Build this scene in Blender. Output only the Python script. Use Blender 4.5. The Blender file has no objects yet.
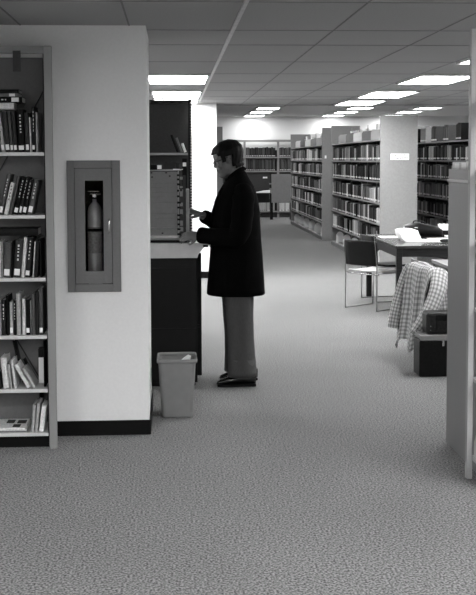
import bpy, bmesh, math, random
from mathutils import Vector, Matrix, Quaternion
R = random.Random(7)
sc = bpy.context.scene
COL = sc.collection

# ------------------------------------------------------------------ materials
MATS = {}
def lin(s):
    return s / 12.92 if s <= 0.04045 else ((s + 0.055) / 1.055) ** 2.4
def mat(name, v, rough=0.6, metal=0.0, var=0.12, scale=20.0, bump=0.0, coat=0.0, stretch=None, spec=None):
    """neutral grey procedural material; v is a linear albedo"""
    if name in MATS: return MATS[name]
    m = bpy.data.materials.new(name); m.use_nodes = True
    nt = m.node_tree; b = nt.nodes['Principled BSDF']
    tc = nt.nodes.new('ShaderNodeTexCoord'); mp = nt.nodes.new('ShaderNodeMapping')
    if stretch: mp.inputs['Scale'].default_value = stretch
    nt.links.new(tc.outputs['Object'], mp.inputs['Vector'])
    n = nt.nodes.new('ShaderNodeTexNoise'); n.inputs['Scale'].default_value = scale
    n.inputs['Detail'].default_value = 4
    nt.links.new(mp.outputs['Vector'], n.inputs['Vector'])
    r = nt.nodes.new('ShaderNodeValToRGB')
    a, c = v * (1 - var), min(1, v * (1 + var))
    r.color_ramp.elements[0].position = .3; r.color_ramp.elements[1].position = .7
    r.color_ramp.elements[0].color = (a, a, a, 1); r.color_ramp.elements[1].color = (c, c, c, 1)
    nt.links.new(n.outputs['Fac'], r.inputs['Fac'])
    nt.links.new(r.outputs['Color'], b.inputs['Base Color'])
    b.inputs['Roughness'].default_value = rough; b.inputs['Metallic'].default_value = metal
    b.inputs['Coat Weight'].default_value = coat
    b.inputs['Specular IOR Level'].default_value = spec if spec is not None else (.12 if v < .06 else .3)
    if bump:
        bp = nt.nodes.new('ShaderNodeBump'); bp.inputs['Strength'].default_value = bump
        bp.inputs['Distance'].default_value = 0.01
        nt.links.new(n.outputs['Fac'], bp.inputs['Height']); nt.links.new(bp.outputs['Normal'], b.inputs['Normal'])
    MATS[name] = m
    return m

def carpet_mat():
    m = bpy.data.materials.new('carpet'); m.use_nodes = True
    nt = m.node_tree; b = nt.nodes['Principled BSDF']; L = nt.links
    tc = nt.nodes.new('ShaderNodeTexCoord')
    n1 = nt.nodes.new('ShaderNodeTexNoise'); n1.inputs['Scale'].default_value = 100; n1.inputs['Detail'].default_value = 3
    n2 = nt.nodes.new('ShaderNodeTexVoronoi'); n2.inputs['Scale'].default_value = 190
    n3 = nt.nodes.new('ShaderNodeTexNoise'); n3.inputs['Scale'].default_value = 1.3; n3.inputs['Detail'].default_value = 5
    for n in (n1, n2, n3): L.new(tc.outputs['Object'], n.inputs['Vector'])
    r1 = nt.nodes.new('ShaderNodeValToRGB')
    r1.color_ramp.elements[0].position = .37; r1.color_ramp.elements[0].color = (.018, .018, .018, 1)
    r1.color_ramp.elements[1].position = .63; r1.color_ramp.elements[1].color = (.295, .295, .295, 1)
    L.new(n1.outputs['Fac'], r1.inputs['Fac'])
    r2 = nt.nodes.new('ShaderNodeValToRGB')
    r2.color_ramp.elements[0].color = (.9, .9, .9, 1); r2.color_ramp.elements[1].color = (.45, .45, .45, 1)
    L.new(n2.outputs['Distance'], r2.inputs['Fac'])
    mx = nt.nodes.new('ShaderNodeMixRGB'); mx.blend_type = 'MULTIPLY'; mx.inputs['Fac'].default_value = .45
    L.new(r1.outputs['Color'], mx.inputs['Color1']); L.new(r2.outputs['Color'], mx.inputs['Color2'])
    r3 = nt.nodes.new('ShaderNodeValToRGB')
    r3.color_ramp.elements[0].position = .3; r3.color_ramp.elements[0].color = (.86, .86, .86, 1)
    r3.color_ramp.elements[1].position = .7; r3.color_ramp.elements[1].color = (1, 1, 1, 1)
    L.new(n3.outputs['Fac'], r3.inputs['Fac'])
    m2 = nt.nodes.new('ShaderNodeMixRGB'); m2.blend_type = 'MULTIPLY'; m2.inputs['Fac'].default_value = 1
    L.new(mx.outputs['Color'], m2.inputs['Color1']); L.new(r3.outputs['Color'], m2.inputs['Color2'])
    L.new(m2.outputs['Color'], b.inputs['Base Color'])
    b.inputs['Roughness'].default_value = 1; b.inputs['Specular IOR Level'].default_value = .1
    b.inputs['Sheen Weight'].default_value = .17
    bp = nt.nodes.new('ShaderNodeBump'); bp.inputs['Strength'].default_value = .5; bp.inputs['Distance'].default_value = .006
    L.new(n1.outputs['Fac'], bp.inputs['Height']); L.new(bp.outputs['Normal'], b.inputs['Normal'])
    return m

def emit(name, s):
    m = bpy.data.materials.new(name); m.use_nodes = True
    nt = m.node_tree; b = nt.nodes['Principled BSDF']
    b.inputs['Base Color'].default_value = (.9, .9, .9, 1)
    b.inputs['Emission Color'].default_value = (1, 1, 1, 1); b.inputs['Emission Strength'].default_value = s
    MATS[name] = m
    return m

def plaid_mat():
    m = bpy.data.materials.new('plaid_wool'); m.use_nodes = True
    nt = m.node_tree; b = nt.nodes['Principled BSDF']; L = nt.links
    uv = nt.nodes.new('ShaderNodeUVMap'); pass
    outs = []
    for d in ('X', 'Y'):
        w = nt.nodes.new('ShaderNodeTexWave'); w.bands_direction = d; w.inputs['Scale'].default_value = 10.5
        w.inputs['Distortion'].default_value = .25
        L.new(uv.outputs['UV'], w.inputs['Vector'])
        r = nt.nodes.new('ShaderNodeValToRGB')
        r.color_ramp.elements[0].position = .35; r.color_ramp.elements[0].color = (.53, .53, .53, 1)
        r.color_ramp.elements[1].position = .6; r.color_ramp.elements[1].color = (1, 1, 1, 1)
        L.new(w.outputs['Fac'], r.inputs['Fac']); outs.append(r.outputs['Color'])
    mx = nt.nodes.new('ShaderNodeMixRGB'); mx.blend_type = 'MULTIPLY'; mx.inputs['Fac'].default_value = .8
    L.new(outs[0], mx.inputs['Color1']); L.new(outs[1], mx.inputs['Color2'])
    m2 = nt.nodes.new('ShaderNodeMixRGB'); m2.blend_type = 'MULTIPLY'; m2.inputs['Fac'].default_value = 1
    m2.inputs['Color2'].default_value = (.5, .5, .5, 1)
    L.new(mx.outputs['Color'], m2.inputs['Color1']); L.new(m2.outputs['Color'], b.inputs['Base Color'])
    b.inputs['Roughness'].default_value = .95
    return m

M = dict(
    wall=mat('painted_wall', .72, .85, var=.02, scale=60, bump=.08),
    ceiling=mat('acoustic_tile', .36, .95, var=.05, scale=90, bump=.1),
    ceiling_rear=mat('ceiling_bounce_lift', .62, .95, var=.04, scale=60),  # paler than the front tile: stands in for bounce light on the rear ceiling
    tee_dark=mat('ceiling_joint', .19, .8),
    tee_light=mat('ceiling_strip', .55, .4),
    black_base=mat('black_vinyl_base', .004, .45, bump=.02),
    steel=mat('grey_enamel_steel', .24, .45, var=.04, scale=200),
    post=mat('post_enamel', .36, .5, var=.05, scale=160), ext=mat('extinguisher_steel', .5, .32, .45, var=.05, stretch=(1, 1, .1), spec=.5),
    steel_light=mat('light_enamel_steel', .58, .5, var=.05, scale=160),
    steel_mid=mat('mid_enamel_steel', .22, .5, var=.05, scale=160),
    steel_dark=mat('dark_enamel_steel', .045, .5, var=.1, scale=60),
    endpanel=mat('range_end_laminate', .22, .6, var=.06, scale=45),
    shelf_back=mat('shelf_back_steel', .13, .6, var=.06, scale=70),
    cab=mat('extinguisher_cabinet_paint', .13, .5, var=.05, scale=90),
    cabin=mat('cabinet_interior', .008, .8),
    chrome=mat('polished_chrome', .6, .24, .85, var=.05), chair_chrome=mat('chair_chrome', .25, .3, .9),
    black_metal=mat('black_metal', .006, .4),
    extlabel=mat('extinguisher_label', .3, .6, var=.3, scale=80),
    white=mat('white_paper', .82, .7, var=.03, scale=40),
    paper=mat('printed_paper', .6, .7, var=.15, scale=25),
    pages=mat('book_pages', .5, .9, var=.2, scale=150, stretch=(1, 1, .05)),
    desk_black=mat('black_desk_steel', .008, .5, var=.1),
    desk_top=mat('pale_laminate', .45, .45, var=.05),
    bin=mat('grey_plastic_bin', .20, .4, var=.05, scale=15),
    rackm=mat('index_rack_steel', .13, .45, var=.06, scale=60),
    wood=mat('dark_walnut', .014, .35, var=.3, scale=14, stretch=(.4, 5, 5)),
    wood_top=mat('walnut_table_top', .035, .22, var=.25, scale=12, stretch=(.4, 6, 6), coat=.25),
    chair_black=mat('black_chair_vinyl', .007, .35, var=.15, bump=.03),
    seat_pale=mat('pale_seat_vinyl', .5, .5, var=.05),
    leather=mat('black_leather', .006, .38, var=.3, scale=60, bump=.25),
    brown_leather=mat('brown_leather', .022, .4, var=.3, scale=50, bump=.25),
    skin=mat('skin', .11, .55, var=.08, scale=40),
    hair=mat('dark_hair', .003, .6, var=.5, scale=60, stretch=(1, 1, .3)),
    coat=mat('black_wool', .0022, .95, var=.3, scale=120, bump=.15, spec=.03),
    trousers=mat('grey_flannel', .06, .9, var=.12, scale=200, bump=.1, stretch=(1, 1, .2)),
    shoe=mat('patent_leather', .004, .12, var=.1, coat=.8, spec=.5),
    glass_frame=mat('glasses_frame', .01, .3),
    carrel=mat('carrel_panel', .15, .6, var=.05),
    doorm=mat('door_paint', .11, .6, var=.05),
    carpet=carpet_mat(), plaid=plaid_mat(),
)
TONES = [.004, .009, .018, .035, .07, .14, .36, .6, .8]
BK = [mat('book_cloth_%d' % i, t, .6, var=.2, scale=90) for i, t in enumerate(TONES)]

# ------------------------------------------------------------------ mesh helpers
def obj(name, bm, m, parent=None, smooth=False, bevel=0, solid=0, sub=0):
    me = bpy.data.meshes.new(name)
    bmesh.ops.recalc_face_normals(bm, faces=bm.faces)
    bm.to_mesh(me); bm.free()
    for k in (m if isinstance(m, (list, tuple)) else [m]): me.materials.append(k)
    if smooth:
        for p in me.polygons: p.use_smooth = True
    o = bpy.data.objects.new(name, me); COL.objects.link(o)
    if parent: o.parent = parent
    if solid:
        s = o.modifiers.new('s', 'SOLIDIFY'); s.thickness = solid; s.offset = 0
    if sub:
        s = o.modifiers.new('u', 'SUBSURF'); s.levels = sub; s.render_levels = sub
    if bevel:
        b = o.modifiers.new('b', 'BEVEL'); b.width = bevel; b.segments = 2; b.limit_method = 'ANGLE'
    return o
def tag(o, label=None, cat=None, group=None, kind=None):
    if label: o['label'] = label
    if cat: o['category'] = cat
    if group: o['group'] = group
    if kind: o['kind'] = kind
    return o
def thing(name, label, cat, loc=(0, 0, 0), rz=0, group=None):
    o = bpy.data.objects.new(name, None); COL.objects.link(o); o.location = loc; o.rotation_euler = (0, 0, rz)
    o.empty_display_size = .1
    return tag(o, label, cat, group)
def struct(name, bm, m):
    return tag(obj(name, bm, m), kind='structure')
def box(bm, a, b, mi=0, mtx=None):
    vs = []
    for x in (a[0], b[0]):
        for y in (a[1], b[1]):
            for z in (a[2], b[2]):
                v = Vector((x, y, z))
                vs.append(bm.verts.new(mtx @ v if mtx else v))
    for f in ((0, 1, 3, 2), (4, 6, 7, 5), (0, 4, 5, 1), (2, 3, 7, 6), (0, 2, 6, 4), (1, 5, 7, 3)):
        fc = bm.faces.new([vs[i] for i in f]); fc.material_index = mi
    return bm
def B(a, b, mtx=None): return box(bmesh.new(), a, b, 0, mtx)
def Bs(*bx):
    bm = bmesh.new()
    for a, b in bx: box(bm, a, b)
    return bm
def loft(rings, cap=True, closed=True, bm=None, uvscale=None, mi=0):
    bm = bm or bmesh.new()
    uvl = bm.loops.layers.uv.verify()
    V = [[bm.verts.new(p) for p in r] for r in rings]
    n = len(rings[0])
    L = 0
    for i in range(len(V) - 1):
        d = (Vector(rings[i + 1][0]) - Vector(rings[i][0])).length
        for j in range(n if closed else n - 1):
            k = (j + 1) % n
            f = bm.faces.new((V[i][j], V[i][k], V[i + 1][k], V[i + 1][j])); f.material_index = mi
            if uvscale:
                su = uvscale
                for lp, q in zip(f.loops, ((j * su, L), ((j + 1) * su, L), ((j + 1) * su, L + d), (j * su, L + d))): lp[uvl].uv = q
        L += d
    if cap and closed:
        f = bm.faces.new(V[0][::-1]); f.material_index = mi
        f = bm.faces.new(V[-1]); f.material_index = mi
    return bm
def ering(cx, cy, z, rx, ry, n=20, p=2.0, amp=0, k=5, ph=0):
    out = []
    for i in range(n):
        a = 2 * math.pi * i / n
        c, s = math.cos(a), math.sin(a)
        w = 1 + amp * math.sin(k * a + ph)
        out.append(Vector((cx + rx * w * math.copysign(abs(c) ** (2 / p), c), cy + ry * w * math.copysign(abs(s) ** (2 / p), s), z)))
    return out
def tube(pts, rad, n=10, cap=True, bm=None, flat=1.0, uvscale=None, side=None):
    """tube through pts with radius list; flat scales one axis"""
    pts = [Vector(p) for p in pts]
    if not isinstance(rad, (list, tuple)): rad = [rad] * len(pts)
    rings = []; ref = Vector(side) if side else None
    for i, p in enumerate(pts):
        t = (pts[min(i + 1, len(pts) - 1)] - pts[max(i - 1, 0)]).normalized()
        if ref is None:
            ref = t.cross(Vector((0, 0, 1)))
            if ref.length < .05: ref = t.cross(Vector((0, 1, 0)))
        u = (ref - t * ref.dot(t)).normalized(); v = t.cross(u); ref = u
        rings.append([p + (u * math.cos(2 * math.pi * j / n) * flat + v * math.sin(2 * math.pi * j / n)) * rad[i] for j in range(n)])
    return loft(rings, cap, bm=bm, uvscale=uvscale)
def smoothpath(pts, seg=6):
    pts = [Vector(p) for p in pts]; out = []
    for i in range(len(pts) - 1):
        p0 = pts[max(i - 1, 0)]; p1 = pts[i]; p2 = pts[i + 1]; p3 = pts[min(i + 2, len(pts) - 1)]
        for s in range(seg):
            t = s / seg
            out.append(.5 * ((2 * p1) + (p2 - p0) * t + (2 * p0 - 5 * p1 + 4 * p2 - p3) * t * t + (3 * p1 - p0 - 3 * p2 + p3) * t ** 3))
    out.append(pts[-1]); return out
def prism(poly, axis, a, b):
    """extrude a 2-D polygon; axis 'y': poly is (x,z), axis 'x': poly is (y,z), axis 'z': (x,y)"""
    bm = bmesh.new()
    def P(q, t): return {'y': (q[0], t, q[1]), 'x': (t, q[0], q[1]), 'z': (q[0], q[1], t)}[axis]
    A = [bm.verts.new(P(q, a)) for q in poly]; Bv = [bm.verts.new(P(q, b)) for q in poly]
    n = len(poly)
    for i in range(n): bm.faces.new((A[i], A[(i + 1) % n], Bv[(i + 1) % n], Bv[i]))
    bm.faces.new(A[::-1]); bm.faces.new(Bv)
    return bm
def ball(bm, c, r, n=12):
    m = Matrix.Translation(c) @ Matrix.Diagonal((r[0], r[1], r[2], 1))
    bmesh.ops.create_uvsphere(bm, u_segments=n, v_segments=max(6, n // 2 + 2), radius=1, matrix=m)
    return bm
def copy_tree(o, parent=None):
    c = o.copy(); COL.objects.link(c)
    if parent: c.parent = parent
    for ch in list(o.children): copy_tree(ch, c)
    return c

# ------------------------------------------------------------------ room
CF, CB, YS = 2.41, 2.86, 15.98       # low ceiling, high ceiling, the step between them
WY, WX = 6.48, -.138                 # near partition: front face, right end
struct('floor', B((-4, -4, -.1), (9, 31.6, 0)), M['carpet'])
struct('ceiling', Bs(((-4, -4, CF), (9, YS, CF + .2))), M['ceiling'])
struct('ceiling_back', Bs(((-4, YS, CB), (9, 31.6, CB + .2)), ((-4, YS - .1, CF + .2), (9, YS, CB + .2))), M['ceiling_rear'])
struct('wall_back', B((-4, 31.45, 0), (9, 31.6, CB)), M['wall'])
struct('wall_left', B((-4.15, -4, 0), (-4, 31.6, CB)), M['wall'])
struct('wall_right', B((9, -4, 0), (9.15, 31.6, CB)), M['wall'])
struct('wall_front', B((-4, -4.15, 0), (9, -4, CF)), M['wall'])
# near partition with the recess for the extinguisher
hx0, hx1, hz0, hz1, hd = -.575, -.33, .885, 1.60, .17
struct('wall_near_left', Bs(((-4, WY, 0), (hx0, 7.22, CF)), ((hx1, WY, 0), (WX, 7.22, CF)),
       ((hx0, WY, 0), (hx1, 7.22, hz0)), ((hx0, WY, hz1), (hx1, 7.22, CF)), ((hx0, WY + hd, hz0), (hx1, 7.22, hz1))), M['wall'])
struct('baseboard_near_left', Bs(((-.686, WY - .009, 0), (WX + .004, WY, .088)), ((WX, WY, 0), (WX + .009, 7.22, .088))), M['black_base'])
struct('wall_middle_left', B((-4, 15.11, 0), (.62, 15.5, CF)), M['wall'])
struct('baseboard_middle_left', B((-4, 15.10, 0), (.625, 15.11, .095)), M['black_base'])
# ceiling grid
TX = [-.24 - .61 * 5 + .61 * k for k in range(20)]
TX = [-3.3, -2.69, -2.08, -1.47, -.86, -.235, .375, .99, 1.64, 2.285, 2.85, 3.4, 4.01, 4.62, 5.23, 5.84, 6.45, 7.06, 7.67, 8.28]
TY = [-3, -1.8, -1.0, .2, 1.4, 2.2, 3.4, 4.6, 5.5, 6.69, 7.54, 8.83, 10.05, 11.22, 12.44, 13.66, 14.38, 15.6]
bm = bmesh.new()
for x in TX:
    if abs(x - .375) > .01: box(bm, (x - .005, -4, CF - .002), (x + .005, YS, CF))
for y in TY: box(bm, (-4, y - .005, CF - .002), (9, y + .005, CF))
struct('trim_1', bm, M['tee_dark'])
struct('trim_2', B((.366, -4, CF - .012), (.388, 15.1, CF)), M['tee_light'])
bm = bmesh.new()
for x in (2.0 - .61 * 2, 2.0, 2.61, 4.1, 4.71, 5.7): box(bm, (x - .006, YS, CB - .002), (x + .006, 31.45, CB))
struct('trim_3', bm, M['tee_dark'])

LAMP = emit('lamp_diffuser', 30.0); LAMP_FAR = emit('rear_hall_lamp_diffuser', 16.0)
lamp_seen = {}
def lamp(x0, x1, y0, y1, z, label, group):
    w, l = x1 - x0, y1 - y0
    t = thing('ceiling_light', label, 'ceiling light', ((x0 + x1) / 2, (y0 + y1) / 2, z), 0, group)
    f = .022
    obj('frame', Bs(((-w / 2, -l / 2, -.02), (w / 2, -l / 2 + f, 0)), ((-w / 2, l / 2 - f, -.02), (w / 2, l / 2, 0)),
                    ((-w / 2, -l / 2 + f, -.02), (-w / 2 + f, l / 2 - f, 0)), ((w / 2 - f, -l / 2 + f, -.02), (w / 2, l / 2 - f, 0))), M['steel_light'], t)
    obj('diffuser', B((-w / 2 + f, -l / 2 + f, -.014), (w / 2 - f, l / 2 - f, -.004)), LAMP_FAR if z > 2.6 else LAMP, t)
    return t
gl = 'fluorescent ceiling lights over the near aisle'
lamp(-.225, .36, 10.07, 11.2, CF, 'bright ceiling panel light above the slotted bookcase, nearest and larger of the pair', gl)
lamp(-.225, .36, 12.46, 13.64, CF, 'bright ceiling panel light left of the man, second back from the partition', gl)
lamp(-.225, .36, 13.9, 15.05, CF, 'partly hidden ceiling light tucked against the white wall above the slotted bookcase', gl)
gr = 'fluorescent ceiling lights over the tables'
for y0, y1, lb in ((7.55, 8.81, 'ceiling panel light cut by the right edge, nearest over the reading tables'),
                   (10.07, 11.2, 'widest bright ceiling panel light, second in the row over the tables'),
                   (12.46, 13.64, 'bright ceiling panel light third in the row over the tables'),
                   (14.4, 15.58, 'bright ceiling panel light, farthest in the row over the tables')):
    lamp(2.295, 2.84, y0, y1, CF, lb, gr)
gb = 'small distant ceiling lights in the rear reading hall'
for x0, nm in ((2.03, 'above the open aisle by the back wall'), (4.24, 'above the shelf ranges'), (5.88, 'to the right above the striped end panel')):
    nm = {5.88: 'in the rightmost column over the signed range'}.get(x0, nm)
    for y0, y1, o in ((25.8, 26.8, 'nearest'), (27.9, 28.9, 'middle'), (30.2, 31.2, 'farthest')):
        lamp(x0, x0 + .55, y0, y1, CB, '%s small ceiling light, %s' % (o, nm), gb)
# the same fixtures continue behind the photographer, behind the partition and further right
for x0, x1 in ((-.225, .36), (2.22, 2.78), (-2.67, -2.1), (4.64, 5.21)):
    for y0 in (-2.9, -.9, 1.5, 3.6):
        if x0 < 0 and y0 == 3.6: continue
        lamp(x0, x1, y0, y0 + 1.1, CF, 'ceiling panel light outside the picture over the entrance area', 'ceiling lights outside the picture')
for x0, x1 in ((-2.67, -2.1), (4.64, 5.21), (7.08, 7.65)):
    for y0 in (7.6, 10, 12.3, 14.2):
        lamp(x0, x1, y0, y0 + 1.1, CF, 'ceiling panel light hidden from view over the side areas', 'ceiling lights outside the picture')
for x0 in (-.3, 2.0, 4.13, 7.6):
    for y0 in (17, 20, 23):
        lamp(x0, x0 + .55, y0, y0 + 1.1, CB, 'ceiling light hidden above the low ceiling edge', 'ceiling lights outside the picture')

# ------------------------------------------------------------------ books
def book(label, x0, z0, th, h, dep, yf, tone, lean=0, lab=None, labz=.02, group=None, page=None, marks=0, flat=False, cover_depth=None):
    """x0,z0: bottom corner the book stands on. lean>0 leans to the right (deg)"""
    name = 'book'
    t = thing(name, label, 'book', (0, 0, 0), 0, group)
    c = .0025
    # local: x thickness 0..th, y 0..dep (0 = spine), z 0..h
    if page is None: page = 'pages'
    bm = bmesh.new()
    # rounded spine as a prism in xy
    poly = [(0, dep), (0, .006), (th * .15, .001), (th * .5, -.002), (th * .85, .001), (th, .006), (th, dep), (th - c, dep), (th - c, .008), (c, .008), (c, dep)]
    A = [bm.verts.new((p[0], p[1], 0)) for p in poly]; Bv = [bm.verts.new((p[0], p[1], h)) for p in poly]
    n = len(poly)
    for i in range(n): bm.faces.new((A[i], A[(i + 1) % n], Bv[(i + 1) % n], Bv[i]))
    bm.faces.new(A[::-1]); bm.faces.new(Bv)
    obj('cover', bm, BK[tone], t)
    if th > .007:
        obj('pages', B((c + .0003, .0085, .003), (th - c - .0003, dep - .004, h - .003)), M[page], t)
    if lab:
        o = obj('spine_label', B((th * .12, -.0045, labz), (th * .88, -.0005, labz + lab)), M['white'], t)
        o['label'] = 'white call number label'
    if marks:
        bm = bmesh.new(); rr = random.Random(int(x0 * 1e4) + tone)
        z = h * .45
        while z < h * .9:
            l = rr.uniform(.006, .018)
            box(bm, (th * .4, -.0035, z), (th * .62, -.0005, z + l * .7)); z += l + .006
        o = obj('title_lettering', bm, M['steel_light'] if tone < 5 else BK[1], t); o['label'] = 'lettering running down the spine'
    if flat:      # lying flat, spine to the front: rotate so thickness is vertical
        t.matrix_world = Matrix.Translation((x0, yf, z0)) @ Matrix(((0, 0, 1, 0), (0, 1, 0, 0), (1, 0, 0, 0), (0, 0, 0, 1)))
        # mirrored axes -> use proper rotation instead
        t.matrix_world = Matrix.Translation((x0 + h, yf, z0)) @ Matrix.Rotation(-math.pi / 2, 4, 'Y')
    elif lean > 0:
        t.matrix_world = Matrix.Translation((x0, yf, z0)) @ Matrix.Rotation(math.radians(lean), 4, 'Y') @ Matrix.Translation((-th, 0, 0))
    elif lean < 0:
        t.matrix_world = Matrix.Translation((x0, yf, z0)) @ Matrix.Rotation(math.radians(lean), 4, 'Y')
    else:
        t.location = (x0, yf, z0)
    return t

# ------------------------------------------------------------------ near left bookcase
K = 1 / 178.0           # metres per pixel on the bookcase front plane
def bx(px): return -.697 + (px - 48.6) * K
YF = 6.20
bc = thing('bookcase', 'tall grey steel bookcase of leaning books built against the pale wall at left edge', 'bookcase', (-1.15, 6.34, 0))
def L_(bmx, name, m, **k):
    bmesh.ops.translate(bmx, verts=bmx.verts, vec=(1.15, -6.34, 0)); return obj(name, bmx, m, bc, **k)
L_(Bs(((-.697, 6.185, 0), (-.652, 6.2, 2.262)), ((-.697, 6.2, 0), (-.689, 6.47, 2.262))), 'side_panel', M['steel'], bevel=.004)
L_(B((-1.66, 6.185, 0), (-1.615, 6.475, 2.262)), 'side_panel', M['steel'], bevel=.004)
L_(Bs(((-1.615, 6.19, 2.222), (-.697, 6.21, 2.245)), ((-1.615, 6.2, 2.245), (-.697, 6.47, 2.262))), 'top_panel', M['steel_mid'])
L_(B((-1.615, 6.462, .0), (-.697, 6.472, 2.222)), 'back_panel', M['shelf_back'])
SZ = [1.676, 1.326, .973, .647, .342, .092]
for z in SZ:
    L_(Bs(((-1.613, 6.193, z - .02), (-.703, 6.458, z))), 'shelf', M['steel_light'], bevel=.002)
L_(B((-1.613, 6.235, 0), (-.703, 6.245, .066)), 'kick_plate', M['black_base'])
L_(B((-.7035, 6.2, .07), (-.6975, 6.225, 2.22)), 'slotted_strip', M['black_metal'])
L_(B((-.865, 6.186, 2.12), (-.822, 6.19, 2.235)), 'label_holder', M['steel_dark'])
L_(tube([(-.73, 6.45, 2.03), (-1.0, 6.45, 1.55), (-1.3, 6.45, 1.05)], .004, 6), 'sway_brace', M['steel_dark'])
L_(tube([(-.73, 6.45, .27), (-.95, 6.45, .66), (-1.25, 6.45, 1.2)], .004, 6), 'sway_brace', M['steel_dark'])

g1 = 'books on the top filled shelf of the near bookcase'
def upright(shelf, rows, group, yf=YF + .012):
    for (xb, w, xt, topy, tone, lab, marks, label) in rows:
        z0 = SZ[shelf] + .001
        topy = topy - 1.7; ybot = 160 + (1.63 - z0) * 178.0
        H_ = (ybot - topy) * K
        dx = (xt - xb) * K
        ang = math.degrees(math.atan2(dx, H_))
        h = math.hypot(H_, dx)
        if abs(ang) < 1: ang = 0
        if ang > 0:     # pivot bottom right; body rises to the left of it
            x = bx(xb + w)
            h = (H_ - w * K * math.sin(math.radians(ang))) / math.cos(math.radians(ang))
            book(label, x, z0, w * K * math.cos(math.radians(ang)) - .0008, h, .155, yf, tone, ang, lab, .012, group, marks=marks)
        elif ang < 0:
            x = bx(xb)
            h = (H_ - w * K * math.sin(math.radians(-ang))) / math.cos(math.radians(ang))
            book(label, x, z0, w * K * math.cos(math.radians(ang)) - .0008, h, .155, yf, tone, ang, lab, .012, group, marks=marks)
        else:
            book(label, bx(xb), z0, w * K - .0012, h, .155, yf, tone, 0, lab, .014, group, marks=marks)
upright(0, [
    (1.0, 4.2, -2.8, 117, 4, 0, 0, 'dark grey book leaning left, at the photo edge of the top shelf'),
    (5.6, 3.6, 1.0, 113.5, 6, .028, 0, 'pale grey book leaning left on the top shelf below the flat stack'),
    (9.6, 4.6, 6.2, 113.5, 3, .03, 0, 'wide charcoal book leaning left beside the pale grey one on the top shelf'),
    (14.5, 3.0, 11.6, 113.5, 4, .026, 0, 'narrow grey book leaning left in the middle of the top shelf'),
    (17.8, 3.6, 15.0, 113, 3, .026, 0, 'dark grey book leaning left against the thick black volume on the top shelf'),
    (22.0, 6.6, 20.6, 111, 0, .024, 1, 'thickest black book on the top shelf with a square white label'),
    (29.2, 4.0, 28.0, 114.5, 3, .03, 0, 'dark grey book right of the thickest black one on the top shelf'),
    (33.6, 1.7, 32.6, 119, 7, 0, 0, 'thin short white book on the top shelf between two dark ones'),
    (35.6, 3.2, 34.9, 108.5, 1, .024, 1, 'tallest black book on the top shelf with lettering down its spine'),
    (39.3, 2.2, 39.3, 114, 6, 0, 0, 'thin pale book last at the right end of the top shelf'),
], g1)
# flat stack on top of them
zt = SZ[0] + .001 + .2115
zz = 1.63 + (160 - 112.5) * K + .012
g1f = 'books lying flat on top of the upright top shelf row'
zs = zz
zs = max(zz, 1.915)
book('thick pale book lying flat, lowest of the stack on the top row', bx(-12), zs, 6.4 * K, 30 * K, .15, YF + .02, 7, flat=True, group=g1f)
book('black book with white lettering lying flat in the middle of the top stack', bx(-8), zs + 6.5 * K, 5.6 * K, 34.5 * K, .16, YF + .012, 0, flat=True, marks=1, lab=.04, labz=.018, group=g1f)
book('thin light grey book lying flat above the lettered black book', bx(-9), zs + 12.2 * K, 3.6 * K, 32 * K, .15, YF + .018, 5, flat=True, lab=.032, labz=.02, group=g1f)
book('dark book lying flat at the very top of the stack', bx(-10), zs + 15.9 * K, 3.6 * K, 33 * K, .14, YF + .02, 1, flat=True, group=g1f)

upright(1, [
    (.8, 4.2, 10.2, 174.5, 4, .034, 1, 'dark grey book leaning right, leftmost and tallest on the second shelf'),
    (5.9, 4.4, 13.7, 183, 7, 0, 1, 'white book leaning right on the second shelf'),
    (11.2, 3.1, 20.0, 177, 4, 0, 0, 'plain grey book leaning right between the white and the black book on the second shelf'),
    (15.4, 4.5, 24.7, 177, 0, .026, 1, 'black book with lettering leaning right on the second shelf'),
    (20.6, 2.9, 29.2, 178, 2, .034, 1, 'slim dark book with a bold pale title leaning right on the second shelf'),
    (24.1, 4.3, 32.0, 179.5, 1, .03, 1, 'blackish book second from the right end of the second shelf'),
    (29.2, 5.4, 36.8, 180, 4, .034, 1, 'grey book leaning right, last on the right of the second shelf'),
], 'leaning books on the second shelf of the near bookcase')
upright(2, [
    (-1.5, 3.8, -.5, 242, 7, 0, 0, 'white book at the photo edge of the third shelf'),
    (2.7, 1.6, 3.5, 243, 6, 0, 1, 'thin pale book on the third shelf left of the wide grey one'),
    (4.6, 7.2, 6.4, 243, 4, .036, 0, 'wide grey book with a square label on the third shelf'),
    (12.2, 2.0, 14.0, 242, 0, 0, 0, 'thin black book between two wide grey ones on the third shelf'),
    (14.5, 7.3, 17.4, 240.5, 3, .036, 1, 'widest charcoal book on the third shelf with small lettering at its top'),
    (22.1, 3.6, 25.8, 238.3, 7, 0, 0, 'white book leaning right in the third shelf row'),
    (26.0, 5.0, 30.2, 238.3, 2, .026, 1, 'dark book with large pale lettering on the third shelf'),
    (33.4, 1.4, 36.2, 242.5, 7, 0, 0, 'thin white pamphlet near the right end of the third shelf'),
    (35.6, 3.0, 38.2, 241.5, 2, 0, 0, 'dark book right of the thin white pamphlet on the third shelf'),
    (41.3, 1.8, 41.5, 240, 1, 0, 0, 'black book last on the right of the third shelf'),
], 'books standing on the third shelf of the near bookcase')
book('thick dark book lying flat across the third shelf row', bx(0), 1.63 + (160 - 237.2) * K + .013, 7.5 * K, 40 * K, .15, YF + .02, 1, flat=True)
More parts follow.
